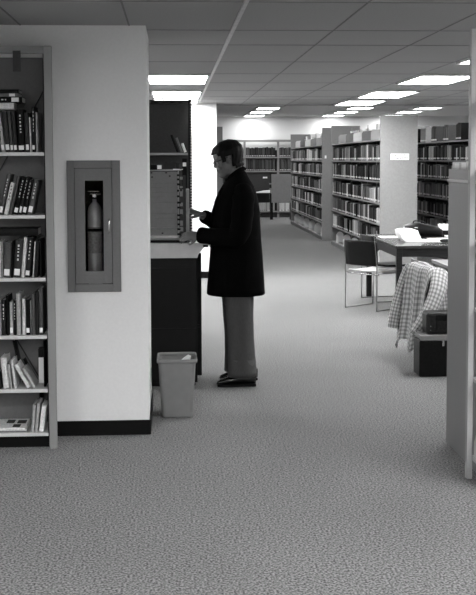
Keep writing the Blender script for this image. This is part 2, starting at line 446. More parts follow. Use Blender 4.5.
upright(3, [
    (-2, 4.0, -2, 300, 6, 0, 0, 'pale grey book at the photo edge of the fourth shelf'),
    (2.3, 4.3, 2.3, 301, 2, 0, 1, 'dark book with faint lettering, second from the photo edge on the fourth shelf'),
    (7.0, 2.8, 7.0, 296.5, 0, 0, 0, 'narrow black book left of a white one on the fourth shelf'),
    (10.4, 3.6, 10.4, 303, 6, .03, 0, 'white book with a bright label, left half of the fourth shelf'),
    (14.4, 2.5, 14.4, 301.5, 0, 0, 1, 'narrow black book with white lettering on the fourth shelf'),
    (17.2, 4.3, 17.2, 295, 6, 0, 0, 'tallest pale book in the middle of the fourth shelf'),
    (22.8, 3.4, 22.8, 300, 7, 0, 0, 'bright white book right of the gap on the fourth shelf'),
    (26.5, 4.3, 26.5, 300.5, 0, .026, 0, 'black book with a white label in the middle of the fourth shelf'),
    (30.9, 1.0, 30.9, 302, 6, 0, 0, 'very thin pale booklet on the fourth shelf'),
    (32.1, 3.8, 32.1, 295.5, 4, 0, 0, 'mid grey book third from the right end of the fourth shelf'),
    (36.1, 3.3, 36.1, 293, 2, 0, 0, 'dark book second from the right end of the fourth shelf'),
    (39.6, 4.2, 39.6, 289.3, 4, .026, 0, 'tallest grey book at the right end of the fourth shelf'),
], 'books standing on the fourth shelf of the near bookcase')
upright(4, [
    (-1.2, 2.6, -3.4, 374, 2, 0, 0, 'thin dark book at the photo edge of the fifth shelf'),
    (3.0, 5.8, .4, 359, 7, 0, 0, 'wide white volume leaning left on the fifth shelf'),
    (9.2, 2.8, 6.8, 366, 6, 0, 0, 'pale slim book leaning left beside the wide white volume on the fifth shelf'),
    (13.4, 2.8, 10.3, 362, 7, 0, 0, 'white slim book leaning left against the magazines on the fifth shelf'),
], 'books leaning left on the fifth shelf of the near bookcase')
book('tall dark book standing behind the white ones on the fifth shelf', bx(17.5), SZ[4] + .001, .016, .25, .06, YF + .175, 1, -12, group='books leaning left on the fifth shelf of the near bookcase')
book('white magazine leaning steeply left on the fifth shelf', bx(26.5), SZ[4] + .001, .022, .15, .15, YF + .012, 7, -29)
book('second pale magazine leaning steeply left on the right of the first one', bx(32.3), SZ[4] + .001, .018, .125, .15, YF + .012, 6, -29)
book('dark booklet wedged behind the steep magazines', bx(30), SZ[4] + .001, .010, .15, .05, YF + .18, 1, -25)
t = thing('box_file', 'white box file with a black top standing on the fifth shelf', 'box file', (bx(35.4), YF + .155, SZ[4] + .001))
obj('case', B((0, 0, 0), (6.2 * K, .08, .15)), M['white'], t); obj('lid', B((-.001, -.002, .151), (6.2 * K + .001, .082, .2)), M['black_metal'], t)
book('thin black book at the right end of the fifth shelf', bx(42.6), SZ[4] + .001, 1.6 * K, .262, .15, YF + .05, 0)
# lowest shelf
zb = SZ[5] + .001
for i, (dx, tone, lb) in enumerate(((0, 5, 'grey magazine at the bottom of the flat pile on the lowest shelf'), (.004, 7, 'white magazine in the middle of the flat pile on the lowest shelf'))):
    o = obj('magazine', B((bx(-14) + dx, YF + .01, zb + i * .008), (bx(24.5) + dx, YF + .23, zb + .0075 + i * .008)), BK[tone]); tag(o, lb, 'magazine', 'magazines lying flat on the lowest shelf')
t = thing('magazine', 'white magazine with dark cover pictures, top of the pile on the lowest shelf', 'magazine', (0, 0, 0), 0, 'magazines lying flat on the lowest shelf')
mz = zb + .0165
obj('cover', B((bx(-13), YF + .004, mz), (bx(24), YF + .235, mz + .008)), BK[8], t)
obj('cover_picture', Bs(((bx(2), YF + .13, mz + .008), (bx(10), YF + .21, mz + .0085)), ((bx(10.5), YF + .03, mz + .008), (bx(18), YF + .1, mz + .0085)),
    ((bx(13), YF + .12, mz + .008), (bx(22), YF + .2, mz + .0085))), BK[3], t)
g6 = 'pale volumes standing on the lowest shelf'
book('pale pamphlet volume leaning right, left of the three on the lowest shelf', bx(32.6), zb, .017, .155, .16, YF + .012, 6, 5, group=g6)
book('second pale pamphlet volume in the middle of the three on the lowest shelf', bx(36.3), zb, .017, .165, .16, YF + .012, 6, 6, group=g6)
book('bright white boxed volume at the right end of the lowest shelf', bx(42.4), zb, .027, .15, .16, YF + .012, 8, 7, group=g6)
book('short black book standing behind the pale volumes on the lowest shelf', bx(34.6), zb, .02, .20, .06, YF + .19, 0)

# ------------------------------------------------------------------ fire extinguisher cabinet
t = thing('extinguisher_cabinet', 'grey metal fire extinguisher cabinet with glass window set in the pale wall', 'cabinet', (-.45, WY, 1.24))
def fr(x0, x1, z0, z1, X0, X1, Z0, Z1, ya, yb):
    return Bs(((x0, ya, z0), (X0, yb, z1)), ((X1, ya, z0), (x1, yb, z1)), ((X0, ya, z0), (X1, yb, Z0)), ((X0, ya, Z1), (X1, yb, z1)))
def off(bmx, v): bmesh.ops.translate(bmx, verts=bmx.verts, vec=v); return bmx
O = (.45, -WY, -1.24)
obj('frame', off(fr(-.606, -.296, .858, 1.629, -.563, -.344, .905, 1.585, WY - .016, WY), O), M['cab'], t, bevel=.002)
dr = obj('door', off(fr(-.5605, -.3465, .9075, 1.5825, -.503, -.395, .980, 1.512, WY - .014, WY + .004), O), M['cab'], t, bevel=.001)
gm = bpy.data.materials.new('window_glass'); gm.use_nodes = True
gb_ = gm.node_tree.nodes['Principled BSDF']; gb_.inputs['Transmission Weight'].default_value = 1; gb_.inputs['Roughness'].default_value = 0; gb_.inputs['IOR'].default_value = 1.05
obj('pane', off(B((-.502, WY - .004, .981), (-.396, WY - .002, 1.511)), O), gm, dr)
obj('handle', off(tube(smoothpath([(-.362, WY - .014, 1.285), (-.362, WY - .03, 1.275), (-.362, WY - .03, 1.215), (-.362, WY - .014, 1.205)]), .0045, 8), O), M['chrome'], dr, smooth=True)
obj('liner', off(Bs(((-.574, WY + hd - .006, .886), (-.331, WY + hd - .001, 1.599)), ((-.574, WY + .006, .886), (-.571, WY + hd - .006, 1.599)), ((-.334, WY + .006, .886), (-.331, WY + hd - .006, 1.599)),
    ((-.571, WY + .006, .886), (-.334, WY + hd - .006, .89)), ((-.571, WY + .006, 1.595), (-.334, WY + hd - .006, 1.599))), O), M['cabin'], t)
t = thing('fire_extinguisher', 'chrome fire extinguisher with a grey label standing inside the wall cabinet', 'fire extinguisher', (-.452, WY + .08, .891))
prof = [(0, .001), (.038, .002), (.042, .008), (.043, .30), (.043, .42), (.041, .445), (.034, .468), (.022, .484), (.012, .492), (.012, .51), (0, .51)]
rings = [ering(0, 0, z, max(r, .0005), max(r, .0005), 28) for r, z in prof]
obj('cylinder', loft(rings), M['ext'], t, smooth=True)
obj('label', loft([ering(0, 0, z, .0436, .0436, 28) for z in (.19, .345)]), M['extlabel'], t, smooth=True)
obj('band', loft([ering(0, 0, z, .0442, .0442, 28) for z in (.318, .335)]), M['black_metal'], t, smooth=True)
bm = tube([(0, 0, .505), (0, 0, .545)], .011, 12)
obj('valve', bm, M['black_metal'], t)
obj('lever', Bs(((-.038, -.007, .552), (.03, .007, .558)), ((-.03, -.006, .537), (.036, .006, .542))), M['chrome'], t, bevel=.002)
obj('gauge', loft([[Vector((.0 + .011 * math.cos(a * math.pi / 8), y, .53 + .011 * math.sin(a * math.pi / 8))) for a in range(16)] for y in (-.012, -.02)]), M['chrome'], t)
obj('hose', tube(smoothpath([(.015, 0, .53), (.045, -.0, .5), (.05, .0, .42), (.05, .0, .25)]), .005, 8), M['black_metal'], t, smooth=True)

# ------------------------------------------------------------------ waste basket
def rrect(cx, cy, w, d, z, r=.03, n=5):
    out = []
    for qx, qy, a0 in ((1, 1, 0), (-1, 1, 90), (-1, -1, 180), (1, -1, 270)):
        for i in range(n):
            a = math.radians(a0 + 90 * i / (n - 1))
            out.append(Vector((cx + qx * (w / 2 - r) + r * math.cos(a), cy + qy * (d / 2 - r) + r * math.sin(a), z)))
    return out
t = thing('wastebasket', 'grey plastic rectangular wastebasket standing on the carpet beside the wall end', 'wastebasket', (.030, 6.99, 0))
rg = [rrect(0, 0, .192, .215, .002), rrect(0, 0, .2, .225, .012), rrect(0, 0, .232, .262, .33), rrect(0, 0, .236, .266, .355)]
rg += [rrect(0, 0, .231, .261, .355), rrect(0, 0, .226, .256, .33), rrect(0, 0, .194, .219, .02)]
obj('bucket', loft(rg), M['bin'], t, smooth=False, bevel=0)
lip = [rrect(0, 0, .236, .266, .352), rrect(0, 0, .254, .284, .354, .035), rrect(0, 0, .256, .286, .368, .036), rrect(0, 0, .25, .28, .378, .035), rrect(0, 0, .24, .27, .378, .032), rrect(0, 0, .232, .262, .352)]
obj('rim', loft(lip + [lip[0]], cap=False), M['bin'], t, smooth=True)
cp = obj('crumpled_paper', prism([(0, 0), (.05, .004), (.062, .05), (.03, .032), (.004, .012)], 'y', 0, .05), M['white'])
cp.location = (.065, 7.02, .318); cp.rotation_euler = (0, .0, .4)
tag(cp, 'crumpled white paper sticking up inside the wastebasket', 'paper')

# ------------------------------------------------------------------ desk with index rack
t = thing('counter_desk', 'black steel counter desk with a thick pale top where the man stands', 'desk', (-.3, 8.05, 0))
O = (.3, -8.05, 0)
obj('cabinet_body', off(Bs(((-.80, 7.845, .03), (.180, 8.25, .93)), ((-.78, 7.87, 0), (.165, 8.25, .03))), O), M['desk_black'], t, bevel=.004)
obj('back_panel', off(B((-.80, 8.252, 0), (.222, 8.285, .93)), O), M['desk_black'], t)
obj('door', off(B((-.14, 7.838, .44), (.135, 7.844, .86)), O), M['black_metal'], t)
obj('drawer', off(B((-.78, 7.838, .05), (.172, 7.844, .425)), O), M['desk_black'], t)
obj('knob', off(tube([(.18, 7.95, .425), (.2, 7.95, .425)], .011, 10), O), M['black_metal'], t)
obj('desktop', off(prism([(-.8, .931), (.183, .931), (.19, .955), (.235, 1.012), (.285, 1.024), (.285, 1.038), (-.8, 1.038)], 'y', 7.83, 8.30), O), M['desk_top'], t, bevel=.003)
o = obj('desk_clamp', off(B((.225, 7.822, 1.008), (.262, 7.83, 1.026)), O), M['black_metal'], t)

t = thing('index_rack', 'grey metal index rack of stacked horizontal panels standing on the counter desk', 'rack', (-.057, 7.98, 1.039))
O = (.057, -7.98, -1.039)
zt_ = 1.553
obj('frame', off(Bs(((-.172, 7.86, 1.055), (-.163, 8.1, zt_)), ((.05, 7.86, 1.055), (.057, 8.1, zt_)), ((-.172, 7.86, zt_), (.075, 8.1, zt_ + .007)), ((-.172, 7.86, 1.062), (.057, 8.1, 1.075))), O), M['steel_mid'], t)
obj('base', off(Bs(((-.165, 7.87, 1.039), (.11, 8.09, 1.050)), ((-.15, 7.855, 1.05), (.1, 7.87, 1.058))), O), M['black_metal'], t)
edges = [171.5, 183, 187, 192, 196.5, 202, 213, 217.5, 227, 235]
for a, b_ in zip(edges[:-1], edges[1:]):
    za = 1.63 - (a - 160) * 7.2 / 1000 * 1.0; zb_ = 1.63 - (b_ - 160) * 7.2 / 1000
    za = min(za, zt_ - .002)
    obj('panel', off(B((-.162, 7.852, max(zb_, 1.077) + .0008), (.049, 7.862, za - .0008)), O), M['rackm'], t, bevel=.0008)
bm = bmesh.new(); rr = random.Random(3)
for z in (1.515, 1.485, 1.45, 1.405, 1.365, 1.32, 1.285, 1.23, 1.2, 1.165, 1.13, 1.095):
    box(bm, (.042, 7.842, z), (.057 + rr.uniform(0, .012), 7.851, z + .014))
    if rr.random() < .8: box(bm, (-.170, 7.846, z - .004), (-.158, 7.851, z + .012))
for x, z in ((-.145, 1.535), (-.14, 1.505), (-.04, 1.535), (-.015, 1.512), (-.07, 1.105)): box(bm, (x, 7.847, z), (x + .012, 7.8515, z + .009))
obj('clip_row', off(bm, O), M['black_metal'], t)
obj('hinge_post', off(Bs(((.062, 7.88, 1.05), (.08, 7.91, 1.6)), ((.085, 7.9, 1.05), (.105, 7.93, 1.52))), O), M['steel_dark'], t)
for z in (1.49, 1.43, 1.37, 1.30, 1.245, 1.16, 1.12): obj('tab', off(B((.062, 7.872, z), (.083, 7.879, z + rr.uniform(.012, .04))), O), M['steel_mid'], t)
obj('side_plate', off(B((.108, 7.90, 1.04), (.13, 8.05, 1.42)), O), M['steel_mid'], t)
book('dark book with a white label lying on top of the index rack', -.168, zt_ + .008, .036, .105, .15, 7.88, 0, flat=True, lab=.03, labz=.004)
o = obj('paper_sheet', B((.015, 7.86, zt_ + .008), (.085, 8.0, zt_ + .012)), M['white']); tag(o, 'small white paper pad at the right end of the rack top', 'paper')

# slotted bookcase behind the desk
t = thing('slotted_bookcase', 'dark steel bookcase with a slotted right post standing behind the counter desk', 'bookcase', (-.27, 10.15, 0))
O = (.27, -10.15, 0)
obj('back_panel', off(B((-.73, 10.28, .05), (.189, 10.295, 2.165)), O), M['steel_dark'], t)
obj('top_rail', off(B((-.73, 10.0, 2.15), (.155, 10.28, 2.172)), O), M['steel_dark'], t)
for x in (-.75, .155):
    p = obj('post', off(B((x, 9.99, 0), (x + .034, 10.03, 2.175)), O), M['black_metal'], t)
    bm = bmesh.new()
    for k in range(83): box(bm, (x + .02, 9.987, .05 + k * .0254), (x + .029, 9.99, .062 + k * .0254))
    obj('slot_row', off(bm, O), M['steel_light'], p)
for z in (1.695, 1.36, 1.0, .65, .3, .08):
    obj('shelf', off(B((-.714, 10.0, z - .02), (.153, 10.275, z)), O), M['steel'], t)
gs = 'books leaning on the upper shelf of the slotted bookcase'
book('black book leaning left on the upper shelf of the slotted bookcase', .05, 1.697, .024, .165, .16, 10.02, 0, -20, group=gs)
book('grey book leaning left on the upper shelf of the slotted bookcase', .09, 1.697, .018, .14, .16, 10.02, 5, -20, group=gs)
book('short white book leaning left next to the slotted post', .121, 1.697, .022, .085, .16, 10.02, 8, -20, group=gs)
book('black binder with white label standing on the second shelf of the slotted bookcase', .1, 1.362, .042, .28, .2, 10.02, 0, 0, .035, .21)
book('thick dark book left of the labelled binder on the second shelf of the slotted bookcase', .045, 1.362, .05, .24, .2, 10.03, 2, 0)

# ------------------------------------------------------------------ library ranges
LEV = [1.922, 1.61, 1.305, .985, .675, .37]     # shelf tops; the base shelf is .085
BASE = .085
def hemi(x0, x1, z0, h, y, th=.004):
    w = x1 - x0; pts = [(x0, z0), (x0, z0 + h * .55)]
    for i in range(9):
        a = math.pi - math.pi * i / 8; pts.append((x0 + w / 2 + math.cos(a) * w / 2, z0 + h * .6 + math.sin(a) * h * .4))
    pts += [(x1, z0 + h * .55), (x1, z0)]
    return prism(pts, 'y', y, y + th)
allbooks = []
def range_case(X0, Y0, Y1, label, nb, books=True, tag_name=''):
    W = .548; X1 = X0 + W; H_ = 2.265; xc = (X0 + X1) / 2
    t = thing('library_range', label, 'bookcase', (xc, (Y0 + Y1) / 2, 0))
    O = (-xc, -(Y0 + Y1) / 2, 0)
    obj('end_panel', off(B((X0, Y0, 0), (X1, Y0 + .03, H_)), O), M['endpanel'], t, bevel=.003)
    obj('end_panel', off(B((X0, Y1 - .03, 0), (X1, Y1, H_)), O), M['endpanel'], t, bevel=.003)
    obj('back_panel', off(B((xc - .008, Y0 + .03, .08), (xc + .008, Y1 - .03, 1.915)), O), M['steel_dark'], t)
    if X0 < 4: obj('inset_panel', off(B((X0 + .035, Y1 - .036, 2.07), (xc + .02, Y1 - .0305, 2.235)), O), M['steel_mid'], t)
    obj('plinth', off(B((X0 + .01, Y0 + .03, 0), (X1 - .01, Y1 - .03, .062)), O), M['steel_mid'], t)
    for z in LEV + [BASE]:
        for a, b_ in ((X0 + (0 if z == BASE else .012), xc - .009), (xc + .009, X1 - (0 if z == BASE else .012))):
            obj('shelf', off(B((a, Y0 + .031, z - .022), (b_, Y1 - .031, z)), O), M['steel'], t)
    bay = (Y1 - Y0 - .06) / nb
    for k in range(nb):
        yb = Y0 + .03 + bay * k
        for z in (LEV[0],):
            # shelf end brackets standing on the top shelf
            p = [(X0 + .014, z + .001), (X0 + .014, z + .12), (X0 + .04, z + .155), (X0 + .13, z + .165), (xc - .02, z + .16), (xc - .02, z + .001)]
            if k and X0 < 4: obj('shelf_bracket', off(prism(p, 'y', yb - .003, yb + .003), O), M['steel_light'] if k % 2 else M['steel'], t)
        if k:
            obj('upright', off(B((xc - .02, yb - .015, .1), (xc - .009, yb + .015, 2.2)), O), M['steel'], t)
    for k in range(nb):
        yb = Y0 + .03 + bay * k + .25
        o = obj('bookend', hemi(X0 + .012, X0 + .15, BASE + .001, .21, yb), M['wall'])
        tag(o, 'rounded pale steel bookend on the empty bottom shelf of the ' + tag_name, 'bookend', 'bookends on the bottom shelf of the ' + tag_name)
    # books
    names = ['second', 'third', 'fourth', 'fifth', 'sixth']
    for li, z in enumerate(LEV[1:]):
        y = Y0 + .05; rr = random.Random(int(X0 * 77 + Y0 * 13 + li))
        while y < Y1 - .1:
            run = rr.randint(3, 11); base = rr.choice([1, 1, 2, 2, 3, 4, 4, 6]); bh = rr.uniform(.20, .25)
            for k in range(run):
                th = rr.uniform(.035, .065)
                if y + th > Y1 - .06: break
                tone = max(0, min(7, base + rr.choice([-1, 0, 0, 0, 1, 1])))
                if rr.random() < .13: tone = rr.choice([6, 6, 7])
                h = min(.262, bh + rr.uniform(-.015, .015))
                allbooks.append((y, th, h, .17, X0 + .02 + rr.uniform(0, .015), z, tone, tag_name, names[li], 0))
                y += th + .001
            y += rr.choice([0, 0, .03, .1])
    return t
R1 = range_case(3.0, 21.87, 27.75, 'far tall library range with books, nearer the back wall in the aisle', 6, tag_name='far range')
R2 = range_case(3.03, 15.875, 20.83, 'tall library range of books whose pale end panel carries a white sign', 6, tag_name='signed range')
R3 = range_case(4.42, 14.9, 21.05, 'tall library range of books seen between the signed end panel and the right cabinet', 7, tag_name='right range')
# sign and plate
o = thing('aisle_sign', 'white subject sign with small dark lettering on the pale range end panel', 'sign', (3.315, 15.87, 1.665))
obj('plate', B((-.135, -.004, -.045), (.135, .003, .045)), M['white'], o)
bm = bmesh.new()
for x, z, w in ((-.11, .012, .02), (-.08, .012, .03), (.03, .018, .02), (.055, .018, .035), (.095, .018, .02), (-.055, -.03, .04), (-.005, -.03, .02), (.025, -.025, .025), (.06, -.025, .04), (.105, -.025, .015)):
    box(bm, (x, -.006, z), (x + w, -.004, z + .016))
ltr = obj('lettering', bm, M['steel_mid'], o)
o = obj('number_card', B((3.05, 21.858, 1.65), (3.085, 21.868, 1.71)), M['white']); tag(o, 'tiny white card on the end panel of the far range', 'card')
# things on the top shelves, far sides
rr = random.Random(5)
for (X0, Y0, Y1, nm) in ((3.03, 15.93, 20.7, 'signed range'), (3.0, 21.95, 27.6, 'far range')):
    y = Y0 + .15; xc = X0 + .2675; i = 0
    while y < Y1 - .45:
        l = rr.uniform(.18, .34); h = rr.choice([.2, .23, .27, .3])
        tone = rr.choice(['paper', 'white', 'white', 'steel_mid', 'paper'])
        b0 = thing('storage_box', {'white': 'white', 'paper': 'pale', 'steel_mid': 'grey'}[tone] + ' storage box on the rear side of the top shelf of the ' + nm, 'box', (xc + .13, y + l / 2, LEV[0] + .001), 0, 'storage boxes on top of the ' + nm)
        obj('case', B((-.1, -l / 2, 0), (.1, l / 2, h - .04)), M[tone], b0)
        obj('lid', B((-.105, -l / 2 - .004, h - .039), (.105, l / 2 + .004, h)), M[tone], b0)
        y += l + rr.choice([.02, .12, .3]); i += 1
# top shelf volumes of the right range
for k in range(7):
    y = 15.2 + k * .78; rr = random.Random(k)
    tone0 = rr.choice([1, 3, 5, 6])
    for j in range(rr.randint(6, 9)):
        th = rr.uniform(.04, .06); allbooks.append((y, th, rr.uniform(.22, .27), .18, 4.45, LEV[0], max(0, tone0 + rr.choice([0, 0, 1])), 'right range', 'top', 0)); y += th + .001
# back wall shelving
t = thing('wall_shelving', 'long low wall shelving with pale top rail along the far back wall', 'bookcase', (2.2, 31.2, 0))
O = (-2.2, -31.2, 0)
for x in (1.1, 2.05, 3.0, 3.95): obj('upright', off(B((x - .03, 31.0, 0), (x + .03, 31.04, 2.18)), O), M['steel'], t)
obj('top_rail', off(B((1.07, 30.97, 2.13), (3.98, 31.3, 2.19)), O), M['steel'], t)
for z in (1.705, 1.31, .96, .55, .17): obj('shelf', off(B((1.07, 30.98, z - .03), (3.98, 31.3, z)), O), M['steel'], t)
obj('plinth', off(B((1.07, 31.05, 0), (3.98, 31.3, .1)), O), M['steel_dark'], t)
obj('back_panel', off(B((1.07, 31.31, .1), (3.98, 31.33, 1.9)), O), M['steel_dark'], t)
for z, nm, tn, hh in ((1.705, 'upper', (2, 3, 4), .27), (1.31, 'second', (3, 3, 4), .33), (.55, 'lower', (5, 6, 7), .28), (.17, 'lowest', (6, 7, 7), .25)):
    for x0 in (1.14, 2.09, 3.04):
        x = x0; rr = random.Random(int(x0 * 10 + z * 100))
        while x < x0 + .8:
            th = rr.uniform(.03, .06)
            allbooks.append((x, th, hh + rr.uniform(-.02, .01), .2, 31.0, z, rr.choice(tn), 'back wall shelving', nm, 1)); x += th + .001
# split: the largest-looking ones are objects, the rest one mass
def seen_size(b):
    y, th, h, d, x, z = b[:6]
    if b[9]: return th * h / 31 ** 2 * (1 if x > 1 else 0)
    return th * h * x / y ** 3 * (0.02 if (x > 4 and y < 16.7) else 1)
allbooks.sort(key=seen_size, reverse=True)
NIND = 235
cache = {}
TW = {0: 'black', 1: 'black', 2: 'dark', 3: 'dark', 4: 'dark grey', 5: 'grey', 6: 'pale', 7: 'white'}
def bookmesh(bm, b, mi=0):
    y, th, h, d, x, z, tone = b[:7]
    if b[9]: lo = (y, x, z + .001); hi = (y + th, x + d, z + h)
    else: lo = (x, y, z + .001); hi = (x + d, y + th, z + h)
    box(bm, lo, hi, mi)
    # small label low on the spine
    if b[9]: box(bm, (y + th * .2, x - .002, z + .02), (y + th * .8, x, z + .045), 8)
    else: box(bm, (x - .002, y + th * .2, z + .02), (x, y + th * .8, z + .045), 8)
for b in allbooks[:NIND]:
    y, th, h, d, x, z, tone = b[:7]
    key = (tone, round(th, 2), round(h, 2), b[9])
    if key not in cache:
        me = bpy.data.meshes.new('book'); bm = bmesh.new()
        w, hh = round(th, 2) , round(h, 2)
        w = max(.03, w - .006)
        if b[9]: pts = [(0, .004), (w * .5, 0), (w, .004), (w, d), (0, d)]
        else: pts = [(.004, 0), (0, w * .5), (.004, w), (d, w), (d, 0)]
        bb = prism(pts, 'z', 0, hh)
        bb.to_mesh(me); bb.free(); bb = bmesh.new(); bb.from_mesh(me)
        if b[9]: box(bb, (w * .2, -.002, .02), (w * .8, .002, .042), 1)
        else: box(bb, (-.002, w * .2, .02), (.002, w * .8, .042), 1)
        bmesh.ops.recalc_face_normals(bb, faces=bb.faces)
        bb.to_mesh(me); bb.free(); bm.free()
        me.materials.append(BK[tone]); me.materials.append(BK[7 if tone < 5 else 5])
        cache[key] = me
    o = bpy.data.objects.new('book', cache[key]); COL.objects.link(o)
    o.location = (y, x, z + .001) if b[9] else (x, y, z + .001)
    tag(o, '%s volume on the %s shelf of the %s' % (TW[tone], b[8], {'signed range': 'range with the signed end panel', 'far range': 'far range in the aisle', 'right range': 'range right of the signed end panel', 'back wall shelving': 'shelving along the back wall'}[b[7]]),
        'book', 'books on the %s shelf of the %s' % (b[8], b[7]))
bm = bmesh.new()
for b in allbooks[NIND:]: bookmesh(bm, b, b[6])
o = obj('book_rows', bm, BK, None)
tag(o, 'remaining rows of distant bound volumes filling the far library shelves', 'books', None, 'stuff')

# range behind the white wall (only its end shows)
t = thing('library_range', 'dark end of a range showing beside the white wall behind the man', 'bookcase', (.73, 24, 0))
obj('end_panel', B((-.265, -2.5, 0), (.265, -2.47, 2.275)), M['doorm'], t)
obj('end_panel', B((-.265, 2.0, 0), (.265, 2.03, 2.275)), M['doorm'], t)
for z in (.085, .5, 1.0, 1.5, 2.0): obj('shelf', B((-.24, -2.469, z), (.24, 1.999, z + .02)), M['steel_mid'], t)

# study carrel in front of the back shelving
t = thing('study_carrel', 'grey study carrel with a raised side panel before the far shelving', 'desk', (2.7, 29.9, 0))
O = (-2.7, -29.9, 0)
obj('side_panel', off(B((2.70, 29.78, .46), (3.26, 29.82, 1.24)), O), M['carrel'], t)
obj('back_panel', off(B((2.0, 30.2, .45), (2.68, 30.24, 1.24)), O), M['steel_dark'], t)
obj('desktop', off(B((1.95, 29.75, .70), (2.69, 30.2, .73)), O), M['steel_dark'], t)
obj('leg', off(B((2.66, 29.8, 0), (2.74, 29.86, .7)), O), M['black_metal'], t)
obj('leg', off(B((1.95, 29.8, 0), (2.03, 29.86, .7)), O), M['black_metal'], t)
obj('leg', off(B((3.2, 29.8, 0), (3.26, 29.86, .46)), O), M['black_metal'], t)
o = obj('paper_stack', prism([(2.2, .731), (2.66, .731), (2.66, .80), (2.5, .79), (2.3, .75)], 'y', 29.8, 30.0), M['white']); tag(o, 'white papers lying on the far carrel desktop', 'paper')
t = obj('name_card', B((2.50, 30.19, 1.12), (2.62, 30.199, 1.16)), M['white']); tag(t, 'small white card on the inner panel of the far carrel', 'card')

# ------------------------------------------------------------------ right side: post shelving and low cabinet
t = thing('steel_shelving', 'pale steel shelving post with base shelf cut by the right photo edge', 'bookcase', (1.95, 5.45, 0))
O = (-1.95, -5.45, 0)
obj('post', off(B((1.497, 5.436, 0), (1.526, 5.475, 2.275)), O), M['post'], t, bevel=.003)
obj('post', off(B((2.41, 5.436, 0), (2.44, 5.475, 2.275)), O), M['steel_light'], t, bevel=.003)
obj('base_shelf', off(Bs(((1.528, 5.2, .095), (2.408, 5.47, .115)), ((1.53, 5.24, .0), (2.40, 5.25, .09))), O), M['steel_light'], t)
for z in (.5, .86, 1.2, 1.55, 1.9): obj('shelf', off(B((1.53, 5.2, z), (2.408, 5.47, z + .02)), O), M['steel_light'], t)
o = obj('bookend', prism([(5.25, .117), (5.25, .19), (5.28, .235), (5.34, .25), (5.41, .235), (5.44, .19), (5.44, .117)], 'x', 1.535, 1.539), M['steel_light']); tag(o, 'pale bookend on the base shelf at the right photo edge', 'bookend')
t = thing('low_cabinet', 'pale grey low cabinet with plain side panel standing behind the right post', 'cabinet', (2.1, 5.85, 0))
O = (-2.111, -5.85, 0)
obj('body', off(B((1.585, 5.5, 0), (2.6, 6.17, 1.50)), O), M['steel'], t, bevel=.004)
obj('top', off(B((1.578, 5.495, 1.501), (2.61, 6.178, 1.518)), O), M['steel_light'], t, bevel=.003)
t = thing('file_tray', 'grey file tray standing on the low cabinet behind the right post', 'tray', (1.75, 5.83, 1.519))
O = (-1.761, -5.83, -1.519)
obj('tray_body', off(Bs(((1.585, 5.5, 1.519), (1.59, 6.165, 1.573)), ((1.9, 5.5, 1.519), (1.905, 6.165, 1.573)), ((1.59, 5.5, 1.519), (1.9, 5.505, 1.573)), ((1.59, 6.16, 1.519), (1.9, 6.165, 1.573)), ((1.59, 5.505, 1.519), (1.9, 6.16, 1.523))), O), M['steel'], t)
rr = random.Random(9)
for k in range(13):
    y = 5.545 + k * .048
    o = obj('file_folder', B((1.585, y, 1.524), (1.885, y + .006, 1.60 + rr.uniform(-.004, .02))), M['white'] if k % 3 else M['paper'])
    o.rotation_euler = (0, 0, 0)
    tag(o, 'pale paper folder standing upright in the file tray on the low cabinet', 'folder', 'folders standing in the file tray')

# ------------------------------------------------------------------ tables
def table(name_label, x0, y0, x1, y1, mt, h=.74):
    t = thing('reading_table', name_label, 'table', ((x0 + x1) / 2, (y0 + y1) / 2, 0))
    O = (-(x0 + x1) / 2, -(y0 + y1) / 2, 0)
    obj('tabletop', off(B((x0, y0, h - .028), (x1, y1, h)), O), mt, t, bevel=.003)
    i = .012
    ap = obj('apron', off(Bs(((x0 + i, y0 + i, h - .115), (x1 - i, y0 + i + .022, h - .029)), ((x0 + i, y1 - i - .022, h - .115), (x1 - i, y1 - i, h - .029)),
             ((x0 + i, y0 + i + .022, h - .115), (x0 + i + .022, y1 - i - .022, h - .029)), ((x1 - i - .022, y0 + i + .022, h - .115), (x1 - i, y1 - i - .022, h - .029))), O), M['wood'], t)
    for lx in (x0 + .01, x1 - .07):
        for ly in (y0 + .01, y1 - .07):
            obj('leg', off(B((lx, ly, 0), (lx + .06, ly + .06, h - .029)), O), M['wood'], t, bevel=.004)
    return t
table('dark walnut reading table holding the black bag and white papers', 2.30, 11.16, 3.465, 12.97, M['wood_top'])
M['top2'] = mat('worn_pale_table_top', .20, .3, var=.2, scale=12, stretch=(.4, 6, 6))
table('lighter topped reading table behind the plaid jacket, cut by the cabinet', 2.305, 8.42, 3.46, 9.62, M['top2'])
# things on the dark table
zt = .741
bm = bmesh.new(); nu = 14
prof = [(0, 0), (-.035, .03), (-.055, .075), (-.06, .115), (-.02, .126), (.04, .13), (.10, .126), (.135, .12), (.15, .08), (.175, .03), (.21, .008), (.34, .002), (.40, .001)]
pts = [(2.51 + a, zt + b) for a, b in prof] + [(2.51 + a, zt + b - .0) for a, b in [(.40, .006)]][:0]
up = [(2.51 + a, zt + b + .004) for a, b in prof]
o = obj('open_printout', prism(pts[:1] + up + [(2.91, zt), (2.535, zt)], 'y', 11.68, 11.96), M['white'], bevel=.002)
tag(o, 'bulky white open printout curling up on the dark reading table', 'papers')
o = obj('loose_paper', B((2.38, 12.32, zt), (2.58, 12.6, zt + .002)), M['white']); tag(o, 'single white sheet near the left corner of the dark table', 'paper')
o.rotation_euler = (0, 0, .0)
o = obj('paper_sheet', B((2.86, 11.97, zt), (3.1, 12.2, zt + .004)), M['paper']); tag(o, 'flat pale sheet right of the open printout on the dark table', 'paper')
t = thing('pencil_case', 'small dark pencil case lying right of the open printout', 'case', (2.97, 11.6, zt))
